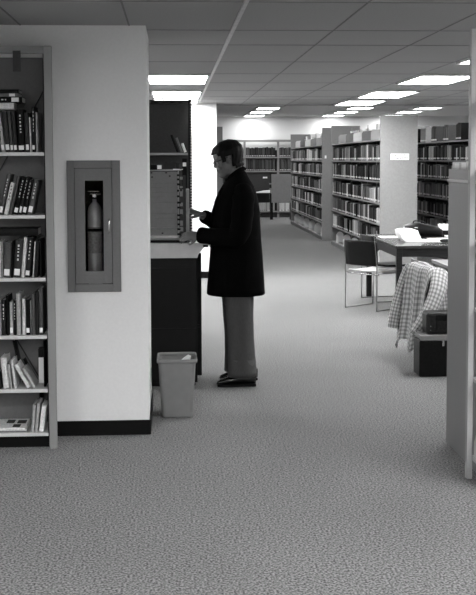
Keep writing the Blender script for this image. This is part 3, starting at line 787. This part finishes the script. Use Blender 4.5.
obj('case', loft([[Vector((x, .035 * math.cos(a) * s, .018 + .018 * math.sin(a) * s)) for a in [2 * math.pi * k / 12 for k in range(12)]] for x, s in ((-.1, .6), (-.08, .95), (.08, 1), (.1, .6))]), M['black_metal'], t, smooth=True)
obj('zipper', B((-.07, -.02, .033), (.07, -.012, .0375)), M['chrome'], t)
t = thing('black_bag', 'slumped black leather bag lying at the far side of the dark table', 'bag', (2.87, 12.52, zt))
rg = []
for x, w, h in ((-.245, .03, .03), (-.235, .07, .09), (-.20, .09, .13), (-.12, .1, .155), (-.04, .1, .165), (.04, .1, .145), (.12, .09, .13), (.2, .08, .11), (.24, .06, .08), (.25, .03, .03)):
    rg.append([Vector((x, w * math.copysign(abs(math.cos(a)) ** .7, math.cos(a)), h * .5 + h * .5 * math.copysign(abs(math.sin(a)) ** .7, math.sin(a)))) for a in [2 * math.pi * k / 16 for k in range(16)]])
obj('bag_body', loft(rg), M['leather'], t, smooth=True)
obj('handle', tube(smoothpath([(-.1, -.03, .15), (-.09, -.05, .18), (-.02, -.06, .182), (.04, -.05, .15)]), .008, 8), M['leather'], t, smooth=True)
obj('buckle', Bs(((-.1, -.106, .1), (-.06, -.098, .115)), ((-.225, -.09, .09), (-.21, -.083, .12))), M['chrome'], t)
t = thing('papers_box', 'dark flat case topped with white papers at the right of the black bag', 'case', (3.3, 12.72, zt))
obj('case', B((-.15, -.12, 0), (.15, .12, .06)), M['black_metal'], t, bevel=.006)
o = obj('paper_stack', B((3.14, 12.6, zt + .061), (3.44, 12.82, zt + .125)), M['white']); tag(o, 'thick white paper stack on the flat dark case', 'paper')
o = obj('paper_stack', B((3.15, 12.33, zt), (3.42, 12.55, zt + .012)), M['white']); tag(o, 'thin white paper stack in front of the flat dark case', 'paper')

# ------------------------------------------------------------------ chairs
def make_chair(loc, rz, label, group='stacking chairs at the reading tables'):
    t = thing('stacking_chair', label, 'chair', loc, rz, group)
    w = .225; r = .0065
    zs = .415
    for s in (-1, 1):
        rear = obj('rear_leg', tube(smoothpath([(0, s * w, .008), (.0, s * w, .2), (.0, s * w, zs), (-.008, s * w * .98, .60), (-.024, s * w * .95, .755)], 4), r, 8), M['chair_chrome'], t, smooth=True)
        obj('front_leg', tube([(.46, s * w, .008), (.47, s * w, zs - .02)], r, 8), M['chair_chrome'], t, smooth=True)
        obj('floor_runner', tube([(-.004, s * w, .0068), (.464, s * w, .0068)], r, 8), M['chair_chrome'], t, smooth=True)
        obj('seat_rail', tube([(0, s * w, zs - .01), (.47, s * w, zs - .02)], r, 8), M['chair_chrome'], t, smooth=True)
    obj('cross_bar', tube([(.03, -w, zs - .025), (.03, w, zs - .025)], r * .9, 8), M['chrome'], t, smooth=True)
    # seat pad: gently dished with rounded edges
    rings = []
    for x, dz, k in ((.015, .012, .8), (.03, .008, 1), (.15, -.006, 1), (.32, -.004, 1), (.44, 0, 1), (.47, -.012, .96), (.48, -.03, .9)):
        rings.append([Vector((x, yy * k * .205, zs + dz + (.012 if up else -.006) - .012 * (1 - abs(yy)) * (1 if up else .5)))
                      for yy, up in [(-1, 0), (-1, 1), (-.6, 1), (0, 1), (.6, 1), (1, 1), (1, 0), (.6, 0), (0, 0), (-.6, 0)]])
    obj('seat', loft(rings), M['seat_pale'], t, smooth=True)
    rings = []
    for z, x, k in ((.485, .004, .93), (.50, .002, .98), (.59, -.008, 1), (.69, -.018, 1), (.74, -.025, 1), (.758, -.028, .95)):
        ring = []
        for yy, fr_ in [(-1, 0), (-.6, 0), (0, 0), (.6, 0), (1, 0), (1, 1), (.6, 1), (0, 1), (-.6, 1), (-1, 1)]:
            ring.append(Vector((x - .022 * (1 - yy * yy) + (.012 if fr_ else 0), yy * k * .232, z)))
        rings.append(ring)
    obj('backrest', loft(rings), M['chair_black'], t, smooth=True)
    return t
def at_chair(cx, cy, deg, label):
    return (cx, cy, 0), math.radians(deg), label
chA = make_chair((2.044, 11.764, 0), math.radians(39), 'black backed chair with pale seat nearest the front left corner of the dark table')
def dup_chair(loc, deg, label):
    c = copy_tree(chA); c.location = loc; c.rotation_euler = (0, 0, math.radians(deg)); c['label'] = label; return c
chB = dup_chair((2.275, 12.56, 0), 12, 'chair tucked under the left side of the dark table, behind the nearest chair')
chC = dup_chair((2.07, 8.70, 0), 8, 'chair hidden under the plaid jacket beside the lighter table')
chD = dup_chair((2.15, 9.38, 0), 2, 'black backed chair at the lighter table, just behind the jacket')
for c in (chB, chD):
    for ch in c.children:
        if ch.name.startswith('seat') and not ch.name.startswith('seat_rail'):
            ch.data = ch.data.copy(); ch.data.materials[0] = M['chair_black']

# jacket over chair C
def jacket():
    t = thing('plaid_jacket', 'pale plaid wool jacket draped over the chair back beside the black case', 'jacket', (2.07, 8.70, 0), math.radians(8))
    # local: x forward (+), y left(+)/right(-); camera sees the -y end and the outer (-x) face
    path = [(.17, .455), (.13, .50), (.09, .58), (.045, .68), (.0, .755), (-.05, .788), (-.095, .76), (-.115, .67), (-.13, .55), (-.14, .42), (-.155, .30), (-.165, .2), (-.175, .11)]
    path = smoothpath([(a, 0, b) for a, b in path], 3)
    N = 26
    bm = bmesh.new(); uvl = bm.loops.layers.uv.verify(); V = []
    for i, p in enumerate(path):
        u = i / (len(path) - 1); row = []
        for j in range(N + 1):
            v = j / N; y = -.27 + .54 * v
            outer = max(0, (u - .4) / .6); inner = max(0, (.35 - u) / .35)
            fold = (.022 * math.sin(v * 15 + 1.2) + .012 * math.sin(v * 31 + u * 3)) * (outer ** .6 + .3 * inner)
            yy = y * (1 - .0 * outer) + .03 * outer * math.sin(v * 9)
            # shoulders rounded down at both ends
            sh = max(0, abs(v - .5) * 2 - .72) / .28
            z = p.z - .075 * sh ** 2 * (1 if .3 < u < .6 else .5)
            # uneven hem
            z += outer ** 2 * (.03 * v + .035 * math.sin(v * 11))
            row.append(bm.verts.new((p.x - fold, yy, z)))
        V.append(row)
    for i in range(len(V) - 1):
        for j in range(N):
            f = bm.faces.new((V[i][j], V[i][j + 1], V[i + 1][j + 1], V[i + 1][j]))
            for lp, (a, b) in zip(f.loops, ((i, j), (i, j + 1), (i + 1, j + 1), (i + 1, j))): lp[uvl].uv = (b * .0208, a * .028)
    obj('jacket_body', bm, M['plaid'], t, smooth=True, solid=.008)
    # sleeves
    s1 = smoothpath([(.01, -.215, .745), (-.02, -.262, .69), (-.06, -.32, .60), (-.13, -.36, .47), (-.21, -.375, .35), (-.265, -.375, .28)], 4)
    n = len(s1)
    obj('sleeve', tube(s1, [(.082 - .03 * i / n) * (.85 if i < 2 else 1) for i in range(n)], 16, uvscale=.026, flat=.62, side=(0, 1, 0)), M['plaid'], t, smooth=True)
    s2 = smoothpath([(-.06, .22, .75), (-.10, .25, .66), (-.15, .265, .5), (-.19, .26, .36), (-.215, .25, .24)], 4)
    n = len(s2)
    obj('sleeve', tube(s2, [.062 - .012 * i / n for i in range(n)], 16, uvscale=.024, flat=.7, side=(0, 1, 0)), M['plaid'], t, smooth=True)
    obj('cuff_button', Bs(((-.27, -.425, .31), (-.262, -.415, .32)), ((-.26, -.425, .335), (-.252, -.415, .345))), M['black_metal'], t)
    # collar roll over the top
    obj('collar', tube(smoothpath([(-.045, -.12, .772), (-.05, -.04, .785), (-.05, .06, .785), (-.045, .13, .772)], 4), .022, 10, uvscale=.02), M['plaid'], t, smooth=True)
    # front panel lying over the seat side
    bm = bmesh.new(); uvl = bm.loops.layers.uv.verify(); V = []
    for i in range(11):
        u = i / 10; row = []
        for j in range(13):
            v = j / 12
            x = (-.035 - .03 * u) * (1 - v) + (.03 + .15 * u) * v
            row.append(bm.verts.new((x, -.262 - .02 * math.sin(v * 8) * u - .012 * math.sin(u * 3), .765 - .335 * u)))
        V.append(row)
    for i in range(10):
        for j in range(12):
            f = bm.faces.new((V[i][j], V[i][j + 1], V[i + 1][j + 1], V[i + 1][j]))
            for lp, (a, b) in zip(f.loops, ((i, j), (i, j + 1), (i + 1, j + 1), (i + 1, j))): lp[uvl].uv = (b * .017, a * .033)
    obj('jacket_front', bm, M['plaid'], t, smooth=True, solid=.008)
    return t
jacket()

# cases beside the jacket
t = thing('document_case', 'large black document case standing on the carpet under the jacket', 'case', (2.095, 8.16, 0))
obj('case_body', B((-.25, -.11, .001), (.25, .10, .275)), M['leather'], t, bevel=.01)
fl = obj('flap', prism([(-.235, .276), (.25, .276), (.25, .315), (-.245, .315), (-.24, .30)], 'y', -.115, .1), M['steel_mid'], t, bevel=.004); fl['label'] = 'grey worn opening flap'
obj('latch', B((-.08, -.122, .235), (-.065, -.111, .275)), M['chrome'], t, bevel=.002)
obj('strap', B((.02, -.119, .29), (.24, -.1155, .298)), M['black_metal'], t)
t = thing('satchel', 'brown leather satchel with a front pocket lying on the document case', 'bag', (2.13, 8.17, .316))
obj('bag_body', B((-.225, -.09, 0), (.25, .08, .165)), M['brown_leather'], t, bevel=.02)
pk = obj('pocket', B((-.155, -.102, .035), (.06, -.0905, .148)), M['brown_leather'], t, bevel=.01)
obj('pocket_flap', B((-.16, -.107, .105), (.065, -.1025, .15)), M['leather'], pk, bevel=.003)
for z in (.03, .06): obj('stud', B((-.2, -.097, z), (-.193, -.0905, z + .007)), M['chrome'], t)

# ------------------------------------------------------------------ the man
PY_ = 7.95
per = thing('person', 'man in long black coat, grey trousers and glasses standing at the counter desk', 'person', (.47, PY_, 0))
def PO(bmx): return off(bmx, (-.47, -PY_, 0))
tl = math.radians(20)
HO = Vector((.446, PY_, 1.524)); Fv = Vector((-math.cos(tl), 0, -math.sin(tl))); Uv = Vector((-math.sin(tl), 0, math.cos(tl))); Sv = Vector((0, 1, 0))
def hp(f, s, u): return HO + Fv * f + Sv * s + Uv * u
SL = [(-.004, .068, .03, .018), (.004, .090, .005, .03), (.015, .094, -.015, .042), (.04, .092, -.055, .055), (.065, .096, -.068, .063), (.09, .093, -.08, .069), (.12, .084, -.095, .073), (.135, .088, -.1, .075), (.15, .094, -.103, .0765),
      (.175, .091, -.104, .077), (.2, .075, -.096, .07), (.22, .048, -.075, .053), (.232, .015, -.045, .03)]
def hslice(u, f, b, w, n=24, e=0.0):
    out = []; c = (f + b) / 2; r = (f - b) / 2
    for i in range(n):
        a = 2 * math.pi * i / n
        ca, sa = math.cos(a), math.sin(a)
        out.append(hp(c + (r + e) * math.copysign(abs(ca) ** .9, ca), (w + e) * math.copysign(abs(sa) ** .85, sa), u))
    return out
bm = loft([hslice(*s) for s in SL])
# nose, lips, brow, ears
tube([hp(.086, 0, .14), hp(.094, 0, .118), hp(.103, 0, .099), hp(.098, 0, .088)], [.007, .009, .0105, .008], 10, bm=bm)
ball(bm, hp(.093, 0, .068), (.009, .02, .006)); ball(bm, hp(.090, 0, .056), (.009, .018, .006)); ball(bm, hp(.085, 0, .018), (.014, .018, .013))
for s in (-1, 1):
    ball(bm, hp(-.006, s * .079, .115), (.018, .008, .030), 14)
    ball(bm, hp(.074, s * .03, .14), (.016, .024, .008))
    ball(bm, hp(.062, s * .04, .085), (.026, .022, .022))
# neck and torso
tube([hp(-.03, 0, .06), Vector((.462, PY_, 1.53)), Vector((.485, PY_, 1.44))], [.058, .056, .07], 16, bm=bm)
rg = [ering(.49, PY_, z, a, b, 20) for z, a, b in ((.86, .10, .15), (.95, .115, .165), (1.1, .10, .15), (1.25, .11, .165), (1.38, .11, .18), (1.44, .085, .16), (1.47, .06, .09))]
loft(rg, bm=bm)
for s in (-1, 1):
    tube([(.49, PY_ + s * .10, .93), (.49, PY_ + s * .11, .5), (.505, PY_ + s * .115, .1), (.50, PY_ + s * .115, .06)], [.085, .055, .038, .03], 12, bm=bm)
    tube([(.53, PY_ + s * .112, .05), (.47, PY_ + s * .112, .046), (.43, PY_ + s * .112, .042)], [.024, .022, .014], 10, bm=bm)
arms = {-1: [(.50, 7.77, 1.42), (.485, 7.72, 1.27), (.455, 7.69, 1.11), (.33, 7.745, 1.092), (.20, 7.805, 1.099)],
        1: [(.48, 8.13, 1.42), (.43, 8.15, 1.28), (.385, 8.12, 1.15), (.30, 8.06, 1.19), (.222, 8.0, 1.228)]}
for s in (-1, 1): tube(arms[s], [.052, .048, .042, .036, .027], 12, bm=bm)
def hand(bm, wrist, dirv, upv, L=.085, spread=1, curl=(.25, .5, .5), thumb=1):
    d = Vector(dirv).normalized(); u = Vector(upv); u = (u - d * u.dot(d)).normalized(); w = d.cross(u)   # u: back of hand normal
    w0 = Vector(wrist)
    rings = []
    for t_, a, b in ((-.02, .024, .02), (.0, .026, .019), (.03, .036, .016), (.06, .041, .015), (.085, .040, .013), (.094, .034, .010)):
        rings.append([w0 + d * t_ + w * math.cos(2 * math.pi * k / 14) * a + u * math.sin(2 * math.pi * k / 14) * b for k in range(14)])
    loft(rings, bm=bm)
    for i, (off_, ln) in enumerate(((-.030, .068), (-.010, .077), (.010, .072), (.029, .057))):
        p = w0 + d * .08 + w * off_ ; dd = d.copy(); pts = [p - d * .01, p]; rad = [.0095, .0095]
        c = curl if not isinstance(curl[0], tuple) else curl[i]
        for j, (fr_, an) in enumerate(zip((.45, .3, .25), c)):
            q = Quaternion(w, an)
            dn = q @ dd
            if dn.dot(u) > dd.dot(u): dn = Quaternion(w, -an) @ dd
            dd = dn; p = p + dd * ln * fr_ + w * off_ * .06 * spread; pts.append(p.copy()); rad.append((.0088, .0078, .0062)[j])
        tube(pts, rad, 8, bm=bm)
    p0 = w0 + d * .02 + w * (-.028) * thumb * (1 if thumb > 0 else 1)
    td = (d * .75 + w * (-.6) * thumb - u * .35).normalized()
    tube([p0 - td * .01, p0 + td * .028, p0 + td * .028 + (td + d * .5 - u * .2).normalized() * .026, p0 + td * .028 + (td + d * .8 - u * .3).normalized() * .046], [.013, .0115, .0095, .007], 8, bm=bm)
hand(bm, (.197, 7.807, 1.098), (-1, .1, -.1), (.05, -.75, .66), curl=(.25, .35, .3))
hand(bm, (.218, 7.995, 1.232), (-.92, -.12, .32), (.1, -.35, .93), curl=((.1, .15, .15), (.35, .45, .35), (.5, .6, .4), (.6, .7, .5)), thumb=1)
body = obj('body', PO(bm), M['skin'], per, smooth=True)
rm = body.modifiers.new('r', 'REMESH'); rm.mode = 'VOXEL'; rm.voxel_size = .0042; rm.use_smooth_shade = True
sm = body.modifiers.new('sm', 'SMOOTH'); sm.factor = .5; sm.iterations = 3
# eyes
for s in (-1, 1):
    e = obj('eye', PO(ball(bmesh.new(), hp(.078, s * .031, .122), (.0115, .0115, .0115), 14)), M['steel_mid'], per, smooth=True)
    obj('iris', PO(ball(bmesh.new(), hp(.0865, s * .031, .1205), (.005, .005, .005), 10)), M['glass_frame'], e, smooth=True)
# hair
def hairline(a):
    d = abs(math.degrees(a)); d = min(d, 360 - d)
    if d < 48: return .178
    if d < 66: return .178 - (d - 48) / 18 * .03
    if d < 82: return .105
    if d < 103: return .135
    if d < 116: return .055
    return .032
HS = [(.03, .085, -.062, .052), (.05, .09, -.078, .060)] + [x for x in SL if x[0] >= .065] + [(.238, -.0, -.03, .012)]
n = 48
bm = bmesh.new(); rows = []
us = [.03 + .0085 * k for k in range(25)] + [.238]
def sl_at(u):
    for a, b in zip(HS[:-1], HS[1:]):
        if a[0] <= u <= b[0]:
            k = (u - a[0]) / (b[0] - a[0]); return [a[i] + (b[i] - a[i]) * k for i in range(4)]
    return HS[-1]
rr = random.Random(2)
for u in us:
    s_ = sl_at(u); k = min(1, max(0, (u - .06) / .1)); row = []
    for i in range(n):
        a = 2 * math.pi * i / n
        c = (s_[1] + s_[2]) / 2; r = (s_[1] - s_[2]) / 2
        back = .5 - .5 * math.cos(a)
        e = .013 + .010 * back * (1 if u < .19 else .5) + .004 * math.sin(i * 2.1 + u * 40) - (.006 if math.cos(a) > .6 else 0)
        ca, sa = math.cos(a), math.sin(a)
        row.append(bm.verts.new(hp(c + (r + e) * math.copysign(abs(ca) ** .9, ca), (s_[3] + e * .8) * math.copysign(abs(sa) ** .85, sa), u + (.008 if u > .2 else 0))))
    rows.append(row)
for i in range(len(us) - 1):
    for j in range(n):
        k = (j + 1) % n; a = 2 * math.pi * (j + .5) / n
        if a > math.pi: a -= 2 * math.pi
        if us[i] >= hairline(a): bm.faces.new((rows[i][j], rows[i][k], rows[i + 1][k], rows[i + 1][j]))
bm.faces.new(rows[-1])
bmesh.ops.delete(bm, geom=[v for v in bm.verts if not v.link_faces], context='VERTS')
obj('hair', PO(bm), M['hair'], per, smooth=True, solid=.012)
# glasses
gl_ = obj('glasses', PO(tube([hp(.106, -.012, .126), hp(.106, .012, .126)], .002, 6)), M['glass_frame'], per)
for s in (-1, 1):
    pts = [hp(.104 - .012 * (abs(math.cos(a)) if s * math.cos(a) * s > 0 else 0), s * (.034 + .024 * math.cos(a)), .122 + .015 * math.sin(a)) for a in [2 * math.pi * k / 16 for k in range(17)]]
    obj('lens_rim', PO(tube(pts, .0017, 6)), M['glass_frame'], gl_)
    obj('temple', PO(tube([hp(.096, s * .058, .128), hp(.07, s * .074, .128), hp(.0, s * .083, .13), hp(-.02, s * .084, .115)], .0024, 6)), M['glass_frame'], gl_)
# coat
CR = [(.66, .253, .676, .235), (.72, .256, .673, .235), (.82, .266, .667, .23), (.95, .277, .659, .222), (1.05, .284, .650, .218), (1.14, .288, .645, .222), (1.26, .298, .640, .228), (1.33, .312, .630, .228),
      (1.39, .336, .615, .218), (1.44, .366, .598, .195), (1.48, .390, .574, .155), (1.51, .405, .556, .115), (1.535, .416, .546, .085), (1.565, .442, .522, .066)]
rg = []
for i, (z, xf, xb, w) in enumerate(CR):
    amp = max(0, (1.2 - z)) * .05
    ring = ering((xf + xb) / 2, PY_, z, (xb - xf) / 2, w, 40, 2.3 if z < 1.35 else 2.05, amp * .35, 9, 1.0)
    rg.append(ring)
inner = [[Vector((.465 + (p.x - .465) * .94, PY_ + (p.y - PY_) * .94, p.z + .002)) for p in rg[0]], [Vector((.465 + (p.x - .465) * .9, PY_ + (p.y - PY_) * .9, .9)) for p in rg[0]]]
# slope collar opening: front lower than back
for k, ring in enumerate(rg[-3:]):
    for p in ring:
        fr_ = max(0, (.48 - p.x) / .07); p.z -= fr_ * (.01 + .012 * k)
coat = obj('coat', PO(loft(inner[::-1] + rg)), M['coat'], per, smooth=True)
obj('lapel', PO(tube(smoothpath([(.395, 7.93, 1.46), (.345, 7.86, 1.38), (.30, 7.87, 1.26), (.286, 7.92, 1.12)], 4), [.016] * 13, 8, flat=.5)), M['coat'], coat, smooth=True)
obj('collar', PO(tube(smoothpath([(.40, 7.90, 1.475), (.44, 7.875, 1.52), (.50, 7.89, 1.56), (.53, 7.95, 1.568), (.50, 8.01, 1.56), (.44, 8.025, 1.52), (.40, 8.0, 1.475)], 4), .018, 8, flat=.6)), M['coat'], coat, smooth=True)
sl = {-1: ([(.505, 7.79, 1.42), (.51, 7.735, 1.37), (.50, 7.70, 1.27), (.485, 7.675, 1.15), (.445, 7.675, 1.085), (.36, 7.715, 1.084), (.28, 7.76, 1.09), (.199, 7.802, 1.097)], [.06, .078, .078, .075, .074, .066, .060, .056]),
      1: ([(.49, 8.11, 1.42), (.475, 8.16, 1.36), (.44, 8.18, 1.27), (.41, 8.15, 1.17), (.37, 8.11, 1.155), (.30, 8.06, 1.185), (.235, 8.01, 1.222)], [.06, .076, .074, .07, .066, .055, .046])}
for s in (-1, 1):
    pts, rad = sl[s]; P = smoothpath(pts, 4); Rr = []
    for i in range(len(P)):
        k = i / 4; a = int(min(k, len(rad) - 1)); b_ = min(a + 1, len(rad) - 1); Rr.append(rad[a] + (rad[b_] - rad[a]) * (k - a) + .0025 * math.sin(i * 1.7))
    obj('sleeve', PO(tube(P, Rr, 18)), M['coat'], coat, smooth=True)
obj('coat_button', PO(Bs(((.275, 7.935, 1.0), (.283, 7.965, 1.03)))), M['black_metal'], coat)
# trousers
trs = obj('trousers', PO(loft([ering(.48, PY_, z, a, b, 24) for z, a, b in ((.58, .105, .19), (.72, .12, .19), (.95, .125, .18))])), M['trousers'], per, smooth=True)
for s, dx in ((-1, 0), (1, -.015)):
    rg = []
    for z, xc, rx, ry in ((.74, .484, .103, .095), (.62, .486, .103, .092), (.5, .489, .097, .085), (.35, .494, .093, .083), (.2, .499, .098, .088), (.11, .502, .104, .094), (.072, .503, .105, .095)):
        rg.append(ering(xc + dx, PY_ + s * .108, z, rx, ry, 28, 2.2, .022, 5, z * 9))
    rg.insert(0, [Vector((p.x, p.y, .75)) for p in rg[0]])
    inn = [[Vector((.50 + dx + (p.x - .50 - dx) * .93, PY_ + s * .108 + (p.y - PY_ - s * .108) * .93, z)) for p in rg[-1]] for z in (.074, .2)]
    obj('trouser_leg', PO(loft(rg + inn)), M['trousers'], trs, smooth=True)
    # shoe
    x0 = .315 + (.03 if s > 0 else 0); L_x = .285
    sh = []
    for k, (tt, w, h) in enumerate(((0, .012, .02), (.03, .03, .034), (.1, .041, .046), (.25, .047, .064), (.42, .046, .082), (.55, .042, .096), (.75, .038, .10), (.92, .037, .1), (1.0, .03, .085))):
        ring = []
        for q in range(16):
            a = 2 * math.pi * q / 16; zc = math.sin(a)
            ring.append(Vector((x0 + tt * L_x, PY_ + s * .11 + w * math.cos(a), max(.018, .018 + (h - .018) * .5 + (h - .018) * .5 * zc * 1.0))))
        sh.append(ring)
    so = obj('shoe', PO(loft(sh)), M['shoe'], per, smooth=True)
    pl = []
    for sgn in (1, -1):
        for tt, w in ((0.02, .012), (.03, .03), (.1, .042), (.25, .048), (.45, .045), (.6, .038), (.8, .037), (.95, .036), (1.0, .028))[::sgn]:
            pl.append((x0 + tt * L_x, PY_ + s * .11 + sgn * w))
    obj('sole', PO(prism(pl, 'z', .001, .0175)), M['black_metal'], so)
    obj('heel', PO(B((x0 + .2, PY_ + s * .11 - .034, .0005), (x0 + .275, PY_ + s * .11 + .034, .02))), M['black_metal'], so)

# ------------------------------------------------------------------ world, camera, colour
w = bpy.data.worlds.new('World'); sc.world = w; w.use_nodes = True
w.node_tree.nodes['Background'].inputs['Color'].default_value = (1, 1, 1, 1); w.node_tree.nodes['Background'].inputs['Strength'].default_value = .0
cam = bpy.data.cameras.new('camera'); co = bpy.data.objects.new('camera', cam); COL.objects.link(co)
yaw, T, RO, SHP = math.radians(3.411405172403452), math.radians(4), math.radians(-.2), 60.810422636394094
f = Vector((math.sin(yaw) * math.cos(T), math.cos(yaw) * math.cos(T), -math.sin(T)))
r0 = Vector((math.cos(yaw), -math.sin(yaw), 0)); u0 = r0.cross(f)
r_ = r0 * math.cos(RO) + u0 * math.sin(RO); u_ = u0 * math.cos(RO) - r0 * math.sin(RO)
co.matrix_world = Matrix(((r_.x, u_.x, -f.x, .008), (r_.y, u_.y, -f.y, 0), (r_.z, u_.z, -f.z, 1.63), (0, 0, 0, 1)))
cam.sensor_fit = 'VERTICAL'; cam.sensor_height = 24; cam.lens = 1100 * 24 / 595
cam.shift_y = -SHP / 595; cam.clip_start = .05; cam.clip_end = 100
sc.camera = co
sc.view_settings.view_transform = 'Standard'; sc.view_settings.look = 'None'; sc.view_settings.gamma = 1
sc.view_settings.use_curve_mapping = False
sc.view_settings.exposure = 0.28
